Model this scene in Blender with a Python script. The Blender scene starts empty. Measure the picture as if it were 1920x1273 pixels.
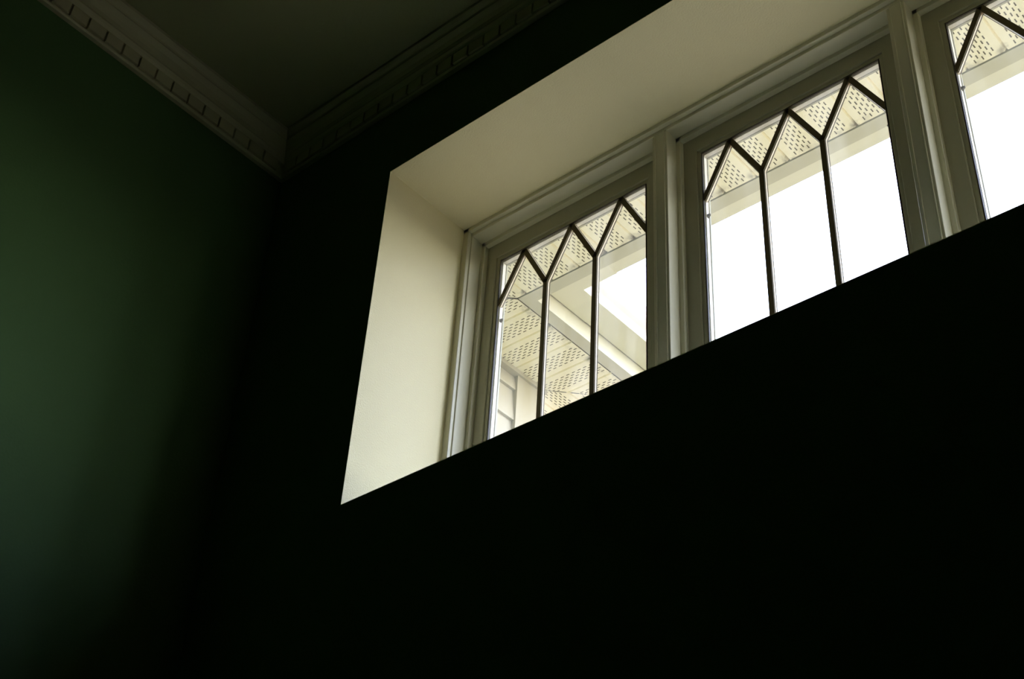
import bpy, bmesh, math, random
from mathutils import Matrix, Vector

random.seed(7)
scene = bpy.context.scene
col = scene.collection

# ------------------------------------------------------------------ camera
EYE = 1.20                                   # camera height above the floor
cam_data = bpy.data.cameras.new('camera')
cam_data.sensor_width = 36.0
cam_data.lens = 49.75                        # a 50 mm lens on 35 mm film
cam_data.clip_start = 0.02
cam_data.clip_end = 500
cam = bpy.data.objects.new('camera', cam_data)
col.objects.link(cam)
cam.matrix_world = Matrix.Translation((0, -1.5, EYE)) @ Matrix(((0.757586,0.368333,0.538883),(0.650505,-0.494239,-0.576690),(0.053923,0.787438,-0.614031))).to_4x4()
scene.camera = cam

# ------------------------------------------------------------------ world, exposure
world = bpy.data.worlds.new('overcast_sky')
scene.world = world
world.use_nodes = True
nt = world.node_tree
# hazy white sky: bright and warm low over the horizon, cooler higher up
wt = nt.nodes.new('ShaderNodeTexCoord')
ws = nt.nodes.new('ShaderNodeSeparateXYZ')
nt.links.new(wt.outputs['Generated'], ws.inputs['Vector'])
wr = nt.nodes.new('ShaderNodeValToRGB')
wr.color_ramp.elements[0].position = 0.0; wr.color_ramp.elements[0].color = (0.78, 0.765, 0.655, 1)
wr.color_ramp.elements[1].position = 0.45; wr.color_ramp.elements[1].color = (0.51, 0.62, 0.96, 1)
nt.links.new(ws.outputs['Z'], wr.inputs['Fac'])
nt.links.new(wr.outputs['Color'], nt.nodes['Background'].inputs['Color'])
nt.nodes['Background'].inputs['Strength'].default_value = 0.84

vs = scene.view_settings
vs.view_transform = 'Standard'
vs.look = 'None'
vs.exposure = 4.0
vs.gamma = 1.0
vs.use_curve_mapping = False
scene.cycles.max_bounces = 14
scene.cycles.diffuse_bounces = 10
scene.cycles.glossy_bounces = 4
scene.cycles.transparent_max_bounces = 16
scene.cycles.sample_clamp_indirect = 6.0
scene.cycles.caustics_reflective = False
scene.cycles.caustics_refractive = False

# ------------------------------------------------------------------ materials
def new_mat(name):
    m = bpy.data.materials.new(name)
    m.use_nodes = True
    return m, m.node_tree.nodes, m.node_tree.links

def paint(name, rgb, rough=0.6, var=0.06, scale=6.0, bump=0.0, bscale=220.0, spec=0.3):
    """plain paint: slight colour variation, fine relief"""
    m, N, L = new_mat(name)
    b = N['Principled BSDF']
    b.inputs['Roughness'].default_value = rough
    b.inputs['Specular IOR Level'].default_value = spec
    tc = N.new('ShaderNodeTexCoord')
    no = N.new('ShaderNodeTexNoise')
    no.inputs['Scale'].default_value = scale
    no.inputs['Detail'].default_value = 4
    L.new(tc.outputs['Object'], no.inputs['Vector'])
    mx = N.new('ShaderNodeMix'); mx.data_type = 'RGBA'
    mx.inputs['A'].default_value = tuple(c * (1 - var) for c in rgb) + (1,)
    mx.inputs['B'].default_value = tuple(min(1, c * (1 + var)) for c in rgb) + (1,)
    L.new(no.outputs['Fac'], mx.inputs['Factor'])
    L.new(mx.outputs['Result'], b.inputs['Base Color'])
    if bump:
        n2 = N.new('ShaderNodeTexNoise')
        n2.inputs['Scale'].default_value = bscale
        n2.inputs['Detail'].default_value = 3
        L.new(tc.outputs['Object'], n2.inputs['Vector'])
        bp = N.new('ShaderNodeBump')
        bp.inputs['Strength'].default_value = bump
        bp.inputs['Distance'].default_value = 0.002
        L.new(n2.outputs['Fac'], bp.inputs['Height'])
        L.new(bp.outputs['Normal'], b.inputs['Normal'])
    return m

def soffit_paint(name, rgb):
    """cream vinyl with grime that has crept in along the outer end of each panel (local y = 0)"""
    m, N, L = new_mat(name)
    b = N['Principled BSDF']
    b.inputs['Roughness'].default_value = 0.55
    tc = N.new('ShaderNodeTexCoord')
    geo = N.new('ShaderNodeNewGeometry')
    sep = N.new('ShaderNodeSeparateXYZ')
    L.new(tc.outputs['Object'], sep.inputs['Vector'])
    no = N.new('ShaderNodeTexNoise'); no.inputs['Scale'].default_value = 38; no.inputs['Detail'].default_value = 5
    L.new(geo.outputs['Position'], no.inputs['Vector'])
    mr = N.new('ShaderNodeMapRange')
    mr.inputs['From Min'].default_value = -0.030; mr.inputs['From Max'].default_value = 0.0
    mr.inputs['To Min'].default_value = 0.0; mr.inputs['To Max'].default_value = 1.0
    L.new(sep.outputs['Y'], mr.inputs['Value'])
    r2 = N.new('ShaderNodeMapRange')
    r2.inputs['From Min'].default_value = 0.44; r2.inputs['From Max'].default_value = 0.66
    L.new(no.outputs['Fac'], r2.inputs['Value'])
    ab = N.new('ShaderNodeMath'); ab.operation = 'ABSOLUTE'
    L.new(sep.outputs['X'], ab.inputs[0])
    gr = N.new('ShaderNodeMapRange')
    gr.inputs['From Min'].default_value = 0.026; gr.inputs['From Max'].default_value = 0.044
    gr.inputs['To Min'].default_value = 0.45; gr.inputs['To Max'].default_value = 1.3
    L.new(ab.outputs[0], gr.inputs['Value'])
    m0 = N.new('ShaderNodeMath'); m0.operation = 'MULTIPLY'
    L.new(mr.outputs['Result'], m0.inputs[0]); L.new(gr.outputs['Result'], m0.inputs[1])
    mu = N.new('ShaderNodeMath'); mu.operation = 'MULTIPLY'; mu.use_clamp = True
    L.new(m0.outputs[0], mu.inputs[0]); L.new(r2.outputs['Result'], mu.inputs[1])
    mx = N.new('ShaderNodeMix'); mx.data_type = 'RGBA'
    mx.inputs['A'].default_value = rgb + (1,)
    mx.inputs['B'].default_value = (0.16, 0.13, 0.09, 1)
    L.new(mu.outputs[0], mx.inputs['Factor'])
    L.new(mx.outputs['Result'], b.inputs['Base Color'])
    return m

def glass_mat():
    """clear window glass: reflects by Fresnel, carries a thin film of dust"""
    m, N, L = new_mat('window_glass')
    for n in list(N):
        if n.type != 'OUTPUT_MATERIAL':
            N.remove(n)
    out = [n for n in N if n.type == 'OUTPUT_MATERIAL'][0]
    tr = N.new('ShaderNodeBsdfTransparent'); tr.inputs['Color'].default_value = (0.965, 0.975, 0.965, 1)
    gl = N.new('ShaderNodeBsdfGlossy'); gl.inputs['Roughness'].default_value = 0.02
    # Schlick reflectance from the facing angle, the same from both sides of the sheet
    lw = N.new('ShaderNodeLayerWeight'); lw.inputs['Blend'].default_value = 0.5
    pw = N.new('ShaderNodeMath'); pw.operation = 'POWER'; pw.inputs[1].default_value = 5.0
    L.new(lw.outputs['Facing'], pw.inputs[0])
    fr = N.new('ShaderNodeMapRange'); fr.inputs['To Min'].default_value = 0.035; fr.inputs['To Max'].default_value = 1.0
    L.new(pw.outputs[0], fr.inputs['Value'])
    m1 = N.new('ShaderNodeMixShader')
    L.new(fr.outputs[0], m1.inputs[0]); L.new(tr.outputs[0], m1.inputs[1]); L.new(gl.outputs[0], m1.inputs[2])
    tl = N.new('ShaderNodeBsdfTranslucent'); tl.inputs['Color'].default_value = (0.9, 0.9, 0.86, 1)
    tc = N.new('ShaderNodeTexCoord')
    mp = N.new('ShaderNodeMapping'); mp.inputs['Scale'].default_value = (16, 16, 3)
    L.new(tc.outputs['Object'], mp.inputs['Vector'])
    no = N.new('ShaderNodeTexNoise'); no.inputs['Scale'].default_value = 1.0; no.inputs['Detail'].default_value = 3
    L.new(mp.outputs[0], no.inputs['Vector'])
    mr = N.new('ShaderNodeMapRange')
    mr.inputs['From Min'].default_value = 0.4; mr.inputs['From Max'].default_value = 0.75
    mr.inputs['To Min'].default_value = 0.008; mr.inputs['To Max'].default_value = 0.05
    L.new(no.outputs['Fac'], mr.inputs['Value'])
    m2 = N.new('ShaderNodeMixShader')
    L.new(mr.outputs[0], m2.inputs[0]); L.new(m1.outputs[0], m2.inputs[1]); L.new(tl.outputs[0], m2.inputs[2])
    L.new(m2.outputs[0], out.inputs['Surface'])
    return m

M = {}
M['green'] = paint('dark_green_wall_paint', (0.061, 0.126, 0.041), 0.75, 0.05, 3.0, 0.25, 160)
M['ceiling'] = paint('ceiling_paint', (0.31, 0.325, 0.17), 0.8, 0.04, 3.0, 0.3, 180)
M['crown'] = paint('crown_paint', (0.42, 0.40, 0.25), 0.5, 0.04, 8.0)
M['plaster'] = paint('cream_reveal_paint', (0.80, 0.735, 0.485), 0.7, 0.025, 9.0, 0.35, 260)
M['trim'] = paint('window_trim_paint', (0.63, 0.605, 0.45), 0.4, 0.03, 12.0, 0.0, 1, 0.45)
M['sash'] = paint('sash_paint', (0.40, 0.385, 0.27), 0.5, 0.03, 12.0)
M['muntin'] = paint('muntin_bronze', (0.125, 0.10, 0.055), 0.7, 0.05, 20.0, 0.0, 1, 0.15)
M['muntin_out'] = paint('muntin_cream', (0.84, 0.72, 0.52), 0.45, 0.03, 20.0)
M['gasket'] = paint('gasket_rubber', (0.05, 0.04, 0.025), 0.6, 0.1, 30.0)
M['out_white'] = paint('outer_sash_white', (0.82, 0.79, 0.69), 0.4, 0.02, 20.0)
M['soffit'] = soffit_paint('cream_soffit_vinyl', (0.93, 0.85, 0.64))
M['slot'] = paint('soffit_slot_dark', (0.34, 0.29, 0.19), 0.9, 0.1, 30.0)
M['gutter'] = paint('cream_gutter_metal', (0.75, 0.71, 0.57), 0.45, 0.03, 7.0)
M['fascia'] = paint('cream_fascia_metal', (0.58, 0.54, 0.42), 0.5, 0.03, 7.0)
M['siding'] = paint('cream_siding', (0.44, 0.39, 0.29), 0.6, 0.03, 9.0)
M['floor'] = paint('green_bounce_floor', (0.10, 0.40, 0.07), 0.95, 0.15, 40.0)  # invented vivid green, bounces green light onto the dark window wall
M['ground'] = paint('brown_earth', (0.180, 0.136, 0.082), 0.9, 0.12, 0.8)
M['roof'] = paint('grey_roof', (0.10, 0.10, 0.10), 0.9, 0.15, 5.0)
M['clip'] = paint('dark_clip', (0.06, 0.05, 0.03), 0.5, 0.1, 30.0)
M['glass'] = glass_mat()

# ------------------------------------------------------------------ mesh helpers
def link(name, me, parent=None, loc=(0, 0, 0)):
    o = bpy.data.objects.new(name, me)
    col.objects.link(o)
    o.location = loc
    if parent:
        o.parent = parent
    return o

def mesh(name, verts, faces, mats, midx=None):
    me = bpy.data.meshes.new(name)
    me.from_pydata([tuple(v) for v in verts], [], faces)
    for m in (mats if isinstance(mats, (list, tuple)) else [mats]):
        me.materials.append(m)
    if midx:
        for p, i in zip(me.polygons, midx):
            p.material_index = i
    bm = bmesh.new(); bm.from_mesh(me)
    bmesh.ops.recalc_face_normals(bm, faces=bm.faces)
    bm.to_mesh(me); bm.free()
    me.update()
    return me

def empty(name, loc=(0, 0, 0)):
    o = bpy.data.objects.new(name, None)
    o.empty_display_size = 0.1
    col.objects.link(o)
    o.location = loc
    return o

def tag(o, label=None, cat=None, kind=None, group=None):
    if label: o['label'] = label
    if cat: o['category'] = cat
    if kind: o['kind'] = kind
    if group: o['group'] = group
    return o

def box_data(x0, x1, y0, y1, z0, z1):
    v = [(x0, y0, z0), (x1, y0, z0), (x1, y1, z0), (x0, y1, z0),
         (x0, y0, z1), (x1, y0, z1), (x1, y1, z1), (x0, y1, z1)]
    f = [(0, 3, 2, 1), (4, 5, 6, 7), (0, 1, 5, 4), (1, 2, 6, 5), (2, 3, 7, 6), (3, 0, 4, 7)]
    return v, f

def box(name, x0, x1, y0, y1, z0, z1, mat, parent=None):
    v, f = box_data(x0, x1, y0, y1, z0, z1)
    return link(name, mesh(name, v, f, mat), parent)

def prism(name, pts, conv, t0, t1, mat, parent=None, smooth=False):
    """closed 2-D profile pts (u, v) swept from t0 to t1; conv(u, v, t) gives the point.
    t0 / t1 may be functions of (u, v) for mitred ends"""
    n = len(pts)
    f0 = t0 if callable(t0) else (lambda u, v: t0)
    f1 = t1 if callable(t1) else (lambda u, v: t1)
    vs_ = [conv(u, v, f0(u, v)) for u, v in pts] + [conv(u, v, f1(u, v)) for u, v in pts]
    fs = [tuple(range(n)), tuple(range(2 * n - 1, n - 1, -1))]
    fs += [(i, (i + 1) % n, n + (i + 1) % n, n + i) for i in range(n)]
    me = mesh(name, vs_, fs, mat)
    if smooth:
        for p in me.polygons[2:]:
            p.use_smooth = True
    return link(name, me, parent)

# ------------------------------------------------------------------ dimensions (metres; heights relative to the eye are added to EYE)
XL = -2.239                      # left wall
XR = 2.20                        # right wall
YB = -4.20                       # rear wall
ZC = EYE + 2.619                 # ceiling
OX0 = -1.818                     # window opening
OZ0, OZ1 = EYE + 1.392, EYE + 2.2806
Y_FR = 0.2517                    # front plane of the window frame inside the deep reveal
Y_OUT = 0.346                    # outer face of the wall
EDGES = [-1.7986, -1.2326, -0.6666]   # left inner edge of each window unit
UW = 0.528                       # clear width of one unit
OX1 = EDGES[2] + UW + 0.0194     # right end of the opening

# ------------------------------------------------------------------ the room
def wall_with_hole(name, x0, x1, z0, z1, hx0, hx1, hz0, hz1, y0, y1, mat):
    v, f = [], []
    for b in [(x0, hx0, z0, z1), (hx1, x1, z0, z1), (hx0, hx1, z0, hz0), (hx0, hx1, hz1, z1)]:
        bv, bf = box_data(b[0], b[1], y0, y1, b[2], b[3])
        o = len(v); v += bv; f += [tuple(i + o for i in q) for q in bf]
    return link(name, mesh(name, v, f, mat))

T = 0.0015   # skim of the reveal lining
w = wall_with_hole('wall_front', XL - 0.2, XR + 0.2, -0.1, ZC + 0.05, OX0 - T, OX1 + T, OZ0 - T, OZ1 + T, 0, Y_OUT, M['green'])
tag(w, 'dark green wall holding the row of bright windows', 'wall', 'structure')
tag(box('wall_left', XL - 0.2, XL, YB - 0.2, 0, -0.1, ZC + 0.05, M['green']), 'dark green wall left of the windows with a faint patch of daylight', 'wall', 'structure')
tag(box('wall_right', XR, XR + 0.2, YB - 0.2, 0, -0.1, ZC + 0.05, M['green']), 'dark green wall out of frame on the right', 'wall', 'structure')
tag(box('wall_rear', XL, XR, YB - 0.2, YB, -0.1, ZC + 0.05, M['green']), 'dark green wall behind the viewer', 'wall', 'structure')
tag(box('floor', XL, XR, YB, 0, -0.1, 0, M['floor']), 'unseen floor, made green to bounce light onto the walls', 'floor', 'structure')
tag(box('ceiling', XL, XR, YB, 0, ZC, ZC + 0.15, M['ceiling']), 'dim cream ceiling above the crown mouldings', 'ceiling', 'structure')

# crown mouldings: profile (out from the wall, up from the lower edge)
CH = 0.1264
CROWN = [(0, 0), (0.011, 0), (0.014, 0.004), (0.013, 0.009), (0.008, 0.011), (0.008, 0.044), (0.016, 0.046), (0.022, 0.051),
         (0.0255, 0.057), (0.024, 0.064), (0.026, 0.074), (0.031, 0.084), (0.038, 0.092), (0.041, 0.096), (0.0395, 0.102),
         (0.041, 0.106), (0.047, 0.111), (0.052, 0.117), (0.052, CH), (0, CH)]
ZB = ZC - CH
t1 = tag(empty('trim_1', (XL, -2.0, ZB)), 'crown moulding with dentils along the left wall, faintly lit', 'crown moulding', 'structure')
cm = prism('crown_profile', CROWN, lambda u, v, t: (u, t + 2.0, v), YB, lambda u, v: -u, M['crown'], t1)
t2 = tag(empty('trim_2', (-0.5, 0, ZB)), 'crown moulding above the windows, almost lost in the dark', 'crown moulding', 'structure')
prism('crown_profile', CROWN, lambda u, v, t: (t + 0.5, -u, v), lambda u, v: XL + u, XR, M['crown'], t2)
PITCH = 0.0486
dv, df = box_data(0.0, 0.0105, -0.0215, 0.0215, 0, 0.0330)
dent = mesh('dentil', dv, df, M['crown'])
y = -0.665 + PITCH * 13 + PITCH / 2
while y > -0.04: y -= PITCH
while y > YB + 0.05:
    link('dentil', dent, t1, (0.0075, y + 2.0, 0.0110)); y -= PITCH
dv, df = box_data(-0.0215, 0.0215, -0.0105, 0.0, 0, 0.0330)
dent2 = mesh('dentil', dv, df, M['crown'])
x = XL + 0.045
while x < XR - 0.04:
    link('dentil', dent2, t2, (x + 0.5, -0.0075, 0.0110)); x += PITCH

# baseboards
tag(box('baseboard_left', XL, XL + 0.015, YB, 0, 0, 0.12, M['crown']), 'painted baseboard along the left wall', 'baseboard', 'structure')
tag(box('baseboard_front', XL + 0.015, XR, -0.015, 0, 0, 0.12, M['crown']), 'painted baseboard under the windows', 'baseboard', 'structure')

# ------------------------------------------------------------------ deep reveal of the window opening
t3 = tag(empty('trim_3', (OX0, 0, OZ0)), 'deep cream reveal lining the sides and top of the window opening', 'window reveal', 'structure')
def in3(name, x0, x1, y0, y1, z0, z1, mat, par, org):
    return box(name, x0 - org[0], x1 - org[0], y0 - org[1], y1 - org[1], z0 - org[2], z1 - org[2], mat, par)
o3 = (OX0, 0, OZ0)
in3('jamb_lining', OX0 - T, OX0, 0, Y_OUT, OZ0, OZ1, M['plaster'], t3, o3)
in3('jamb_lining', OX1, OX1 + T, 0, Y_OUT, OZ0, OZ1, M['plaster'], t3, o3)
in3('head_lining', OX0 - T, OX1 + T, 0, Y_OUT, OZ1, OZ1 + T, M['plaster'], t3, o3)
in3('sill_board', OX0 - T, OX1 + T, 0, Y_OUT, OZ0 - T, OZ0, M['plaster'], t3, o3)

# ------------------------------------------------------------------ window frame: head, sill, jambs, mullions
t4 = tag(empty('trim_4', (OX0, Y_FR, OZ0)), 'stepped cream frame around the three windows with two upright mullions', 'window frame', 'structure')
def loc4(x, y, z): return (x - OX0, y - Y_FR, z - OZ0)
# profile in (inwards u, depth y): quirk, round, quirk, long return, small step down to the sash
def frame_profile(a, b, c):
    # face, small step back, second face, long return, third face, return to the sash
    return [(0, 0.346), (0, 0.2517), (a - 0.0012, 0.2517), (a, 0.2529), (a, 0.2620), (b - 0.001, 0.2620), (b, 0.2630), (b, 0.2974),
            (c - 0.0008, 0.2974), (c, 0.2982), (c, 0.3140), (c + 0.0006, 0.3140), (c + 0.0006, 0.346)]
HEADP = frame_profile(0.0110, 0.0210, 0.0320)
JAMBP = frame_profile(0.0164, 0.0194, 0.0298)
prism('frame_head', HEADP, lambda u, v, t: loc4(t, v, OZ1 - u), OX0, OX1, M['trim'], t4)
prism('frame_sill', HEADP, lambda u, v, t: loc4(t, v, OZ0 + u), OX0, OX1, M['trim'], t4)
prism('frame_jamb', JAMBP, lambda u, v, t: loc4(OX0 + u, v, t), OZ0, OZ1, M['trim'], t4)
prism('frame_jamb', JAMBP, lambda u, v, t: loc4(OX1 - u, v, t), OZ0, OZ1, M['trim'], t4)
for i in (0, 1):
    a = EDGES[i] + UW; b = EDGES[i + 1]
    m_ = (a + b) / 2; h = (b - a) / 2
    half = [(h - 0.0090, 0.2625), (h - 0.0080, 0.2610), (h - 0.0062, 0.2610), (h - 0.0052, 0.2635), (h - 0.0008, 0.2635), (h, 0.2645), (h, 0.2974),
            (h + 0.0096, 0.2974), (h + 0.0104, 0.2982), (h + 0.0104, 0.346)]
    pts = [(-u, v) for u, v in reversed(half)] + half
    prism('mullion', pts, lambda u, v, t: loc4(m_ + u, v, t), OZ0 + 0.0205, OZ1 - 0.0205, M['trim'], t4)

# ------------------------------------------------------------------ the three windows
ZT = OZ1 - 0.032                 # clear top of each unit
ZBT = OZ0 + 0.032
RS, RT = 0.0525, 0.0495           # sash member widths incl. bead: stile, rail
GW = UW - 2 * RS                 # glass width
GH = (ZT - RT) - (ZBT + RT)      # glass height
GZ0 = ZBT + RT
J = (EYE + 2.063) - GZ0          # height of the muntin forks above the glass bottom
Y_S, Y_G = 0.3104, 0.3195         # sash face, glass

labels = ['leftmost window, looking out under the corner of the eaves',
          'middle window between the two mullions, half filled with white sky',
          'rightmost window, cut off by the edge of the picture']

def sash_piece(width, bead):
    """profile (u from the outer edge inwards, depth)"""
    s = width
    return [(-0.010, Y_S), (s - bead - 0.0015, Y_S), (s - bead, Y_S + 0.0012), (s - bead, Y_S + 0.004), (s - 0.002, Y_S + 0.004), (s, Y_S + 0.0065),
            (s, Y_G - 0.0018), (s - 0.006, Y_G - 0.0018), (s - 0.006, 0.340), (-0.010, 0.340)]

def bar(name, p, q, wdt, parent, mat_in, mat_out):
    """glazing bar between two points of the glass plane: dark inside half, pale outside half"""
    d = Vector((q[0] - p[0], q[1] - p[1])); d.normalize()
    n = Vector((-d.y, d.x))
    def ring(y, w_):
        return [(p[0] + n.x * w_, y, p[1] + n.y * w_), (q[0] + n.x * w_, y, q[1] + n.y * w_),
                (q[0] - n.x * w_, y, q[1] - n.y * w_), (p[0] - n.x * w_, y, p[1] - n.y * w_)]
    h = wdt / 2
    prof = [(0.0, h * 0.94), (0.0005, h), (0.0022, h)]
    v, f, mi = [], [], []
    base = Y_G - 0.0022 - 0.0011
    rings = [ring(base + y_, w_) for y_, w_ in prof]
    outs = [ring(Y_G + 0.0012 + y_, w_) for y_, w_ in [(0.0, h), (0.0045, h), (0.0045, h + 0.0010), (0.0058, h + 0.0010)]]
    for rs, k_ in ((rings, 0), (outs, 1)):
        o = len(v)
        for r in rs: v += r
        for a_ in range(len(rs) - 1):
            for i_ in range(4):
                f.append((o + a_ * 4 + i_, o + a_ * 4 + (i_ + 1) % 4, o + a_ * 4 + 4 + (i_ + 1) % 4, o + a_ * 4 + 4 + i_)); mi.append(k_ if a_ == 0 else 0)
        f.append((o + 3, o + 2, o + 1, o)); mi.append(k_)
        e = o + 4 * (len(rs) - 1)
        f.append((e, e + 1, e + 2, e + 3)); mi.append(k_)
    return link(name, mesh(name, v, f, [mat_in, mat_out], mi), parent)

def pane(poly, parent):
    n = len(poly)
    cx = sum(p[0] for p in poly) / n; cz = sum(p[1] for p in poly) / n
    pts = []
    for x_, z_ in poly:
        d = Vector((cx - x_, cz - z_)); d.normalize()
        pts.append((x_ + d.x * 0.0012, z_ + d.y * 0.0012))
    v = [(x_, Y_G - 0.0010, z_) for x_, z_ in pts] + [(x_, Y_G + 0.0010, z_) for x_, z_ in pts]
    f = [tuple(range(n)), tuple(range(2 * n - 1, n - 1, -1))] + [(i, (i + 1) % n, n + (i + 1) % n, n + i) for i in range(n)]
    return link('pane', mesh('pane', v, f, M['glass']), parent)

SET = [(-0.0030, -0.0050), (0.0005, -0.0015), (0.0010, 0.0)]     # how each sash sits in its frame, a few millimetres off
for wi, e in enumerate(EDGES):
    win = tag(empty('window_%d' % (wi + 1), (e + RS + SET[wi][0], 0, GZ0 + SET[wi][1])), labels[wi], 'window', 'structure')
    # sash members (local origin: lower left corner of the glass)
    prism('sash_stile', sash_piece(RS - 0.0025, 0.0105), lambda u, v, t: (-RS + 0.0025 + u, v, t), lambda u, v: -(RS - 0.0025 - u), lambda u, v: GH + (RS - 0.0025 - u), M['sash'], win)
    prism('sash_stile', sash_piece(RS - 0.0025, 0.0105), lambda u, v, t: (GW + RS - 0.0025 - u, v, t), lambda u, v: -(RS - 0.0025 - u), lambda u, v: GH + (RS - 0.0025 - u), M['sash'], win)
    prism('sash_rail', sash_piece(RT - 0.003, 0.0105), lambda u, v, t: (t, v, GH + RT - 0.003 - u), lambda u, v: -(RT - 0.003 - u), lambda u, v: GW + (RT - 0.003 - u), M['sash'], win)
    prism('sash_rail', sash_piece(RT - 0.003, 0.0105), lambda u, v, t: (t, v, -RT + 0.003 + u), lambda u, v: -(RT - 0.003 - u), lambda u, v: GW + (RT - 0.003 - u), M['sash'], win)
    # black glazing gasket lining the sight edge, inside
    g = 0.0016
    for nm, b in (('gasket', (0.0, g, 0, GH)), ('gasket', (GW - g, GW, 0, GH)), ('gasket', (0, GW, GH - g, GH)), ('gasket', (0, GW, 0, g))):
        box(nm, b[0], b[1], Y_S + 0.0042, Y_G - 0.0016, b[2], b[3], M['gasket'], win)
    # white outer stop beyond the glass
    s = 0.0055
    for b in ((-s, 0.0015, -s, GH + s), (GW - 0.0015, GW + s, -s, GH + s), (0.0015, GW - 0.0015, GH - 0.0015, GH + s), (0.0015, GW - 0.0015, -s, 0.0015)):
        box('outer_stop', b[0], b[1], Y_G + 0.0035, 0.3335, b[2], b[3], M['out_white'], win)
    s = 0.0030
    for b in ((-0.02, s, -0.02, GH + 0.02), (GW - s, GW + 0.02, -0.02, GH + 0.02), (s, GW - s, GH - s, GH + 0.02), (s, GW - s, -0.02, s)):
        box('outer_lip', b[0], b[1], 0.3336, 0.3380, b[2], b[3], M['sash'], win)
    # panes
    L3 = GW / 3
    for i in range(3):
        pane([(i * L3, 0), ((i + 1) * L3, 0), ((i + 1) * L3, J), ((i + 0.5) * L3, GH), (i * L3, J)], win)
    for i in (1, 2):
        pane([((i - 0.5) * L3, GH), (i * L3, J), ((i + 0.5) * L3, GH)], win)
    pane([(0, J), (0.5 * L3, GH), (0, GH)], win)
    pane([(GW, J), (GW, GH), (GW - 0.5 * L3, GH)], win)
    # muntins: two uprights and six slanting bars that meet in points under the rail
    W_ = 0.0120
    for i in (1, 2):
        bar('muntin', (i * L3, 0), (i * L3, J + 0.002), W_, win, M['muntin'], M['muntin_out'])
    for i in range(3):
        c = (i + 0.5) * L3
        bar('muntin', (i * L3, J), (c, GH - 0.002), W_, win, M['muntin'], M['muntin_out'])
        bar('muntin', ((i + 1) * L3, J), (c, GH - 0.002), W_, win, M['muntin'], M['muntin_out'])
    # little dark clips at the sides of the glass
    for x_, sg in ((0.0015, 1), (GW - 0.0015, -1)):
        zc_ = J - 0.040
        v = [(x_, 0.3245, zc_ - 0.004), (x_, 0.3305, zc_ - 0.004), (x_, 0.3305, zc_ + 0.004), (x_, 0.3245, zc_ + 0.004),
             (x_ + sg * 0.007, 0.3265, zc_ + 0.001), (x_ + sg * 0.007, 0.3290, zc_ + 0.001), (x_ + sg * 0.007, 0.3290, zc_ + 0.004), (x_ + sg * 0.007, 0.3265, zc_ + 0.004)]
        f = [(0, 3, 2, 1), (4, 5, 6, 7), (0, 1, 5, 4), (1, 2, 6, 5), (2, 3, 7, 6), (3, 0, 4, 7)]
        link('clip', mesh('clip', v, f, M['clip']), win)

# ------------------------------------------------------------------ outside: eaves
ZS = EYE + 2.413                 # soffit underside
YE = 0.6415                      # outer edge of the soffit over the windows
XC = -1.988                      # outer edge of the soffit along the wing
XW = -2.219                      # wall of the wing
YW = 0.985                       # outer corner of the wing
YWE = YW + (XC - XW)             # outer edge of the soffit round the end of the wing
SP = 0.0903                      # width of one soffit strip

def strip_bm(length):
    """a vented soffit strip: local x across (-SP/2..SP/2), local y from 0 (outer edge) back to -length; z = 0 underside.
    Six staggered rows of short slots, each slot a pocket; edges turn up into the groove between strips"""
    bm = bmesh.new()
    def quad(pts, mi=0):
        vs_ = [bm.verts.new(p) for p in pts]
        f = bm.faces.new(vs_); f.material_index = mi
        return f
    hw = SP / 2
    g = 0.0035
    # groove flanks
    quad([(-hw, -length, 0.005), (-hw + g, -length, 0), (-hw + g, 0, 0), (-hw, 0, 0.005)])
    quad([(hw - g, -length, 0), (hw, -length, 0.005), (hw, 0, 0.005), (hw - g, 0, 0)])
    rows, rs, sw, sl, sp_ = 6, 0.0088, 0.0030, 0.0110, 0.0205
    xs = [(-2.5 + r) * rs for r in range(rows)]
    x_prev = -hw + g
    for r, xc in enumerate(xs):
        a, b = xc - sw / 2, xc + sw / 2
        quad([(x_prev, -length, 0), (a, -length, 0), (a, 0, 0), (x_prev, 0, 0)])
        y_ = 0.0
        yc = -0.012 - (0.5 * sp_ if r % 2 else 0)
        while yc - sl / 2 > -length + 0.004:
            quad([(a, yc + sl / 2, 0), (b, yc + sl / 2, 0), (b, y_, 0), (a, y_, 0)])
            t, u = yc + sl / 2, yc - sl / 2
            d = 0.004
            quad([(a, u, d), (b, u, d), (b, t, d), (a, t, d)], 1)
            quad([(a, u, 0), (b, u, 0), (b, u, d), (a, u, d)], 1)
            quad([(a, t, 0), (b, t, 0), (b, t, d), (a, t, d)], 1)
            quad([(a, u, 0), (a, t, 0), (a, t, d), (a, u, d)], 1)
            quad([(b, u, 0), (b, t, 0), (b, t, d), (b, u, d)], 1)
            y_ = u
            yc -= sp_
        quad([(a, -length, 0), (b, -length, 0), (b, y_, 0), (a, y_, 0)])
        x_prev = b
    quad([(x_prev, -length, 0), (hw - g, -length, 0), (hw - g, 0, 0), (x_prev, 0, 0)])
    return bm

def strip_mesh(length, plane=None):
    bm = strip_bm(length)
    if plane:
        co, no = plane
        bmesh.ops.bisect_plane(bm, geom=bm.verts[:] + bm.edges[:] + bm.faces[:], plane_co=co, plane_no=no, clear_outer=True)
    me = bpy.data.meshes.new('soffit_strip')
    bm.to_mesh(me); bm.free()
    me.materials.append(M['soffit']); me.materials.append(M['slot'])
    return me

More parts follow.
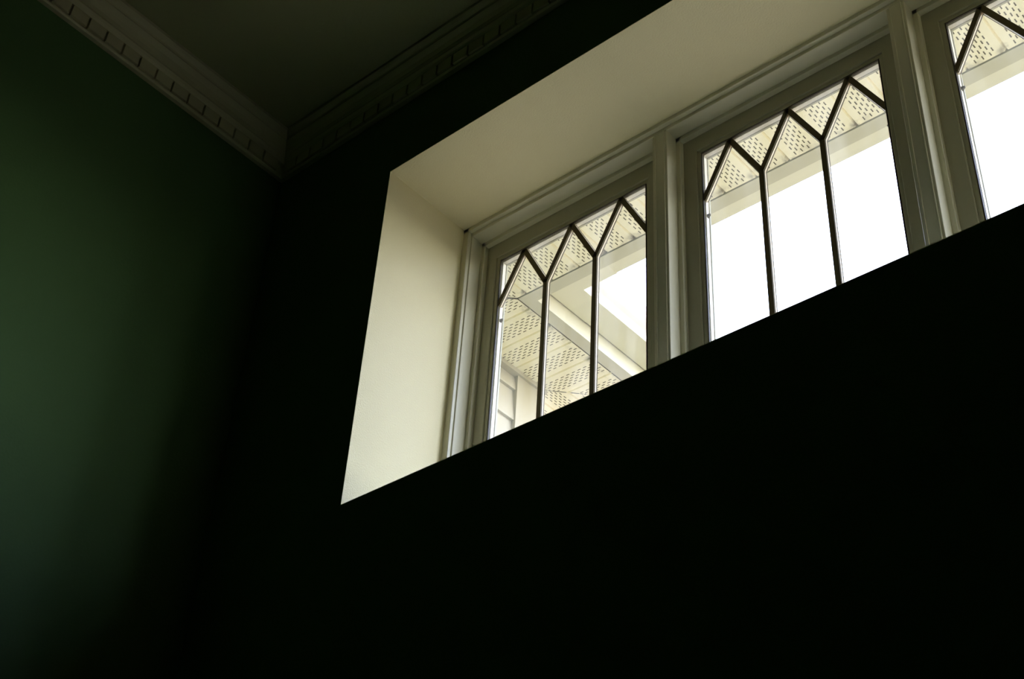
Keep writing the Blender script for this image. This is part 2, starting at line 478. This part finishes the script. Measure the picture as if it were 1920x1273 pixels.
LEN = YE - Y_OUT + 0.004
full = strip_mesh(LEN)
so = tag(empty('eave_soffit', (-0.9, YE, ZS)), 'cream slotted soffit directly above the row of windows', 'soffit')
x = -0.92 + SP * 30
while x > XW - SP:
    me = full
    if x - SP / 2 < XC:       # cut along the mitre of the inside corner
        # keep y - YE > x - XC  fails -> keep points with (x - XC) - (y - YE) > 0
        me = strip_mesh(LEN, ((XC - x - 0.0015, 0, 0), (-1, 1, 0)))
    if len(me.polygons):
        link('soffit_strip', me, so, (x + 0.9, -0.004, 0))
    x -= SP

wl = tag(empty('wing_soffit', (XC, 0.9, ZS)), 'cream slotted soffit along the projecting wing, seen through the leftmost window', 'soffit')
LENW = XC - XW + 0.004
fullw = strip_mesh(LENW)
# strips run along X: local +y (outer edge) -> world +x, local x -> world -y ; rotate by -90 deg
y = 0.6925 + SP / 2 - SP * 4
while y < YWE + SP:
    bm = strip_bm(LENW)
    if y - SP / 2 < YE:
        # keep y0 - lx - YE - ly > 0  ->  outer: lx + ly > y0 - YE
        bmesh.ops.bisect_plane(bm, geom=bm.verts[:] + bm.edges[:] + bm.faces[:], plane_co=(y - YE - 0.0015, 0, 0), plane_no=(1, 1, 0), clear_outer=True)
    if y + SP / 2 > YW and len(bm.faces):
        # keep XC + ly - XW > y0 - lx - YW -> outer: lx + ly < y0 - YW - (XC - XW)
        bmesh.ops.bisect_plane(bm, geom=bm.verts[:] + bm.edges[:] + bm.faces[:], plane_co=(y - YW - (XC - XW) + 0.0015, 0, 0), plane_no=(-1, -1, 0), clear_outer=True)
    if len(bm.faces):
        me = bpy.data.meshes.new('soffit_strip'); bm.to_mesh(me)
        me.materials.append(M['soffit']); me.materials.append(M['slot'])
        o = link('soffit_strip', me, wl, (-0.004, y - 0.9, 0)); o.rotation_euler = (0, 0, -math.pi / 2)
    bm.free()
    y += SP
# strips round the end of the wing (they run along Y again)
x = XC - SP / 2 + 0.02
while x > XC - 1.3:
    bm = strip_bm(LENW)
    if x + SP / 2 > XW:
        # keep (y - YW) > (x - XW): world y = YWE + ly, x = x0 + lx
        bmesh.ops.bisect_plane(bm, geom=bm.verts[:] + bm.edges[:] + bm.faces[:], plane_co=(XC - x - 0.0015, 0, 0), plane_no=(1, -1, 0), clear_outer=True)
    if len(bm.faces):
        me = bpy.data.meshes.new('soffit_strip'); bm.to_mesh(me)
        me.materials.append(M['soffit']); me.materials.append(M['slot'])
        link('soffit_strip', me, wl, (x - XC, YWE - 0.9 - 0.004, 0))
    bm.free()
    x -= SP

# unseen boards added behind the soffits to stop sky light leaking through
box('light_block_board', XW - 0.2 + 0.9, 2.0 + 0.9, Y_OUT - YE, 0.0, 0.012, 0.020, M['slot'], so)
box('light_block_board', -(XC - XW) - 0.002, 0.0, YE - 0.9, YWE - 0.9, 0.012, 0.020, M['slot'], wl)
box('light_block_board', -1.3, -(XC - XW) - 0.002, YW - 0.9, YWE - 0.9, 0.012, 0.020, M['slot'], wl)

# fascia boards and gutters: profile (out from the soffit edge, up from the soffit)
FT, FH = 0.037, 0.0525           # fascia thickness; gutter hangs FH above its lower edge
FASC = [(0, -0.001), (FT, -0.001), (FT, 0.20), (0, 0.20)]
GB = 0.085
GUT = [(FT + 0.003, FH), (FT + GB, FH), (FT + GB + 0.002, FH + 0.003), (FT + GB + 0.003, FH + 0.014), (FT + GB + 0.008, FH + 0.024), (FT + GB + 0.019, FH + 0.033),
       (FT + GB + 0.031, FH + 0.044), (FT + GB + 0.036, FH + 0.058), (FT + GB + 0.036, FH + 0.080), (FT + GB + 0.030, FH + 0.083), (FT + GB + 0.028, FH + 0.080),
       (FT + GB + 0.030, FH + 0.060), (FT + GB, FH + 0.025), (FT + GB - 0.003, FH + 0.004), (FT + 0.005, FH + 0.004), (FT + 0.005, FH + 0.095), (FT + 0.003, FH + 0.095)]
XEND = 2.0
fo = tag(empty('eave_fascia', (-0.9, YE, ZS)), 'cream fascia board edging the soffit above the windows', 'fascia')
prism('board', FASC, lambda u, v, t: (t + 0.9, u, v), lambda u, v: XC + u, XEND, M['fascia'], fo)
fw = tag(empty('wing_fascia', (XC, 0.9, ZS)), 'pale fascia board edging the soffit of the projecting wing', 'fascia')
prism('board', FASC, lambda u, v, t: (u, t - 0.9, v), lambda u, v: YE + u, lambda u, v: YWE + u, M['fascia'], fw)
prism('board', FASC, lambda u, v, t: (t - XC, YWE - 0.9 + u, v), lambda u, v: XC + u, XC - 1.3, M['fascia'], fw)
SEAM = 0.115                     # corner pieces of the gutter overlap the straight lengths
def grow(pts, d):
    return [(u + (d if u > FT + 0.006 else 0), v - (d if v < FH + 0.001 else 0)) for u, v in pts]
go = tag(empty('eave_gutter', (-0.9, YE, ZS)), 'cream rain gutter along the eave above the windows, white sky below it', 'gutter')
prism('gutter_length', GUT, lambda u, v, t: (t + 0.9, u, v), XC + FT + GB + SEAM - 0.03, XEND, M['gutter'], go)
prism('corner_piece', grow(GUT, 0.0015), lambda u, v, t: (t + 0.9, u, v), lambda u, v: XC + u, XC + FT + GB + SEAM, M['gutter'], go)
gw = tag(empty('wing_gutter', (XC, 0.9, ZS)), 'white rain gutter running outwards along the projecting wing', 'gutter')
prism('gutter_length', GUT, lambda u, v, t: (u, t - 0.9, v), YE + FT + GB + SEAM - 0.03, lambda u, v: YWE + u, M['gutter'], gw)
prism('gutter_length', GUT, lambda u, v, t: (t - XC, YWE - 0.9 + u, v), lambda u, v: XC + u, XC - 1.3, M['gutter'], gw)
prism('corner_piece', grow(GUT, 0.0015), lambda u, v, t: (u, t - 0.9, v), lambda u, v: YE + u, YE + FT + GB + SEAM, M['gutter'], gw)

# the wing: solid core, lap siding, corner board, channel under the soffit
wg = tag(empty('wall_wing', (XW, 0.7, -0.5)), 'cream sided wall of the projecting wing outside the leftmost window', 'wall', 'structure')
ow = (XW, 0.7, -0.5)
in3('core', XW - 1.2, XW - 0.002, Y_OUT, YW - 0.004, -0.5, ZS - 0.014, M['siding'], wg, ow)
zb = EYE + 2.3514
CO = 0.1037
zz = zb
bv = [(-0.001, 0, 0), (0.012, 0, 0), (0.013, 0, 0.004), (0.002, 0, CO + 0.006), (-0.001, 0, CO + 0.006)]
BL = 0.891 - Y_OUT
sv = [(x_, 0, z_) for x_, _, z_ in bv] + [(x_, BL, z_) for x_, _, z_ in bv]
sf = [(0, 1, 2, 3, 4), (9, 8, 7, 6, 5)] + [(i, (i + 1) % 5, 5 + (i + 1) % 5, 5 + i) for i in range(5)]
side = mesh('siding_board', sv, sf, M['siding'])
tv = [(x_, y_, min(z_, ZS - zb - 0.001)) for x_, y_, z_ in sv]
top = mesh('siding_board', tv, sf, M['siding'])
k = 0
while zz > -0.4:
    link('siding_board', top if k == 0 else side, wg, (0, Y_OUT - 0.7, zz + 0.5)); zz -= CO; k += 1
in3('corner_board', XW - 0.09, XW + 0.018, 0.891, YW + 0.018, -0.45, ZS - 0.001, M['siding'], wg, ow)
in3('soffit_channel', XW, XW + 0.026, Y_OUT, YW + 0.026, ZS - 0.013, ZS - 0.0005, M['siding'], wg, ow)
in3('soffit_channel', XW - 1.1, XW, YW, YW + 0.026, ZS - 0.013, ZS - 0.0005, M['siding'], wg, ow)

# roofs over the eaves and the ground outside
def roof_slab(name, pts, th, mat, label):
    v = list(pts) + [(x_, y_, z_ + th) for x_, y_, z_ in pts]
    f = [(0, 1, 2, 3), (7, 6, 5, 4), (0, 1, 5, 4), (1, 2, 6, 5), (2, 3, 7, 6), (3, 0, 4, 7)]
    return tag(link(name, mesh(name, v, f, mat)), label, 'roof', 'structure')
ZR = ZS + 0.20
roof_slab('roof_main', [(XW - 1.2, YE + FT, ZR), (XEND + 0.6, YE + FT, ZR), (XEND + 0.6, YB - 0.3, ZR + 2.2), (XW - 1.2, YB - 0.3, ZR + 2.2)], 0.03, M['roof'], 'grey roof above the room, out of sight')
roof_slab('roof_wing', [(XC + FT, YWE + FT, ZR), (XC + FT, YE + FT + 0.001, ZR), (XC - 1.3, YE + FT + 0.001, ZR + 0.6), (XC - 1.3, YWE + FT, ZR + 0.6)], 0.03, M['roof'], 'grey roof above the wing, out of sight')
v, f = box_data(-60, 60, -40, 90, -0.7, -0.5)
tag(link('ground', mesh('ground', v, f, M['ground'])), 'bare brown ground outside the house', 'ground', 'structure')
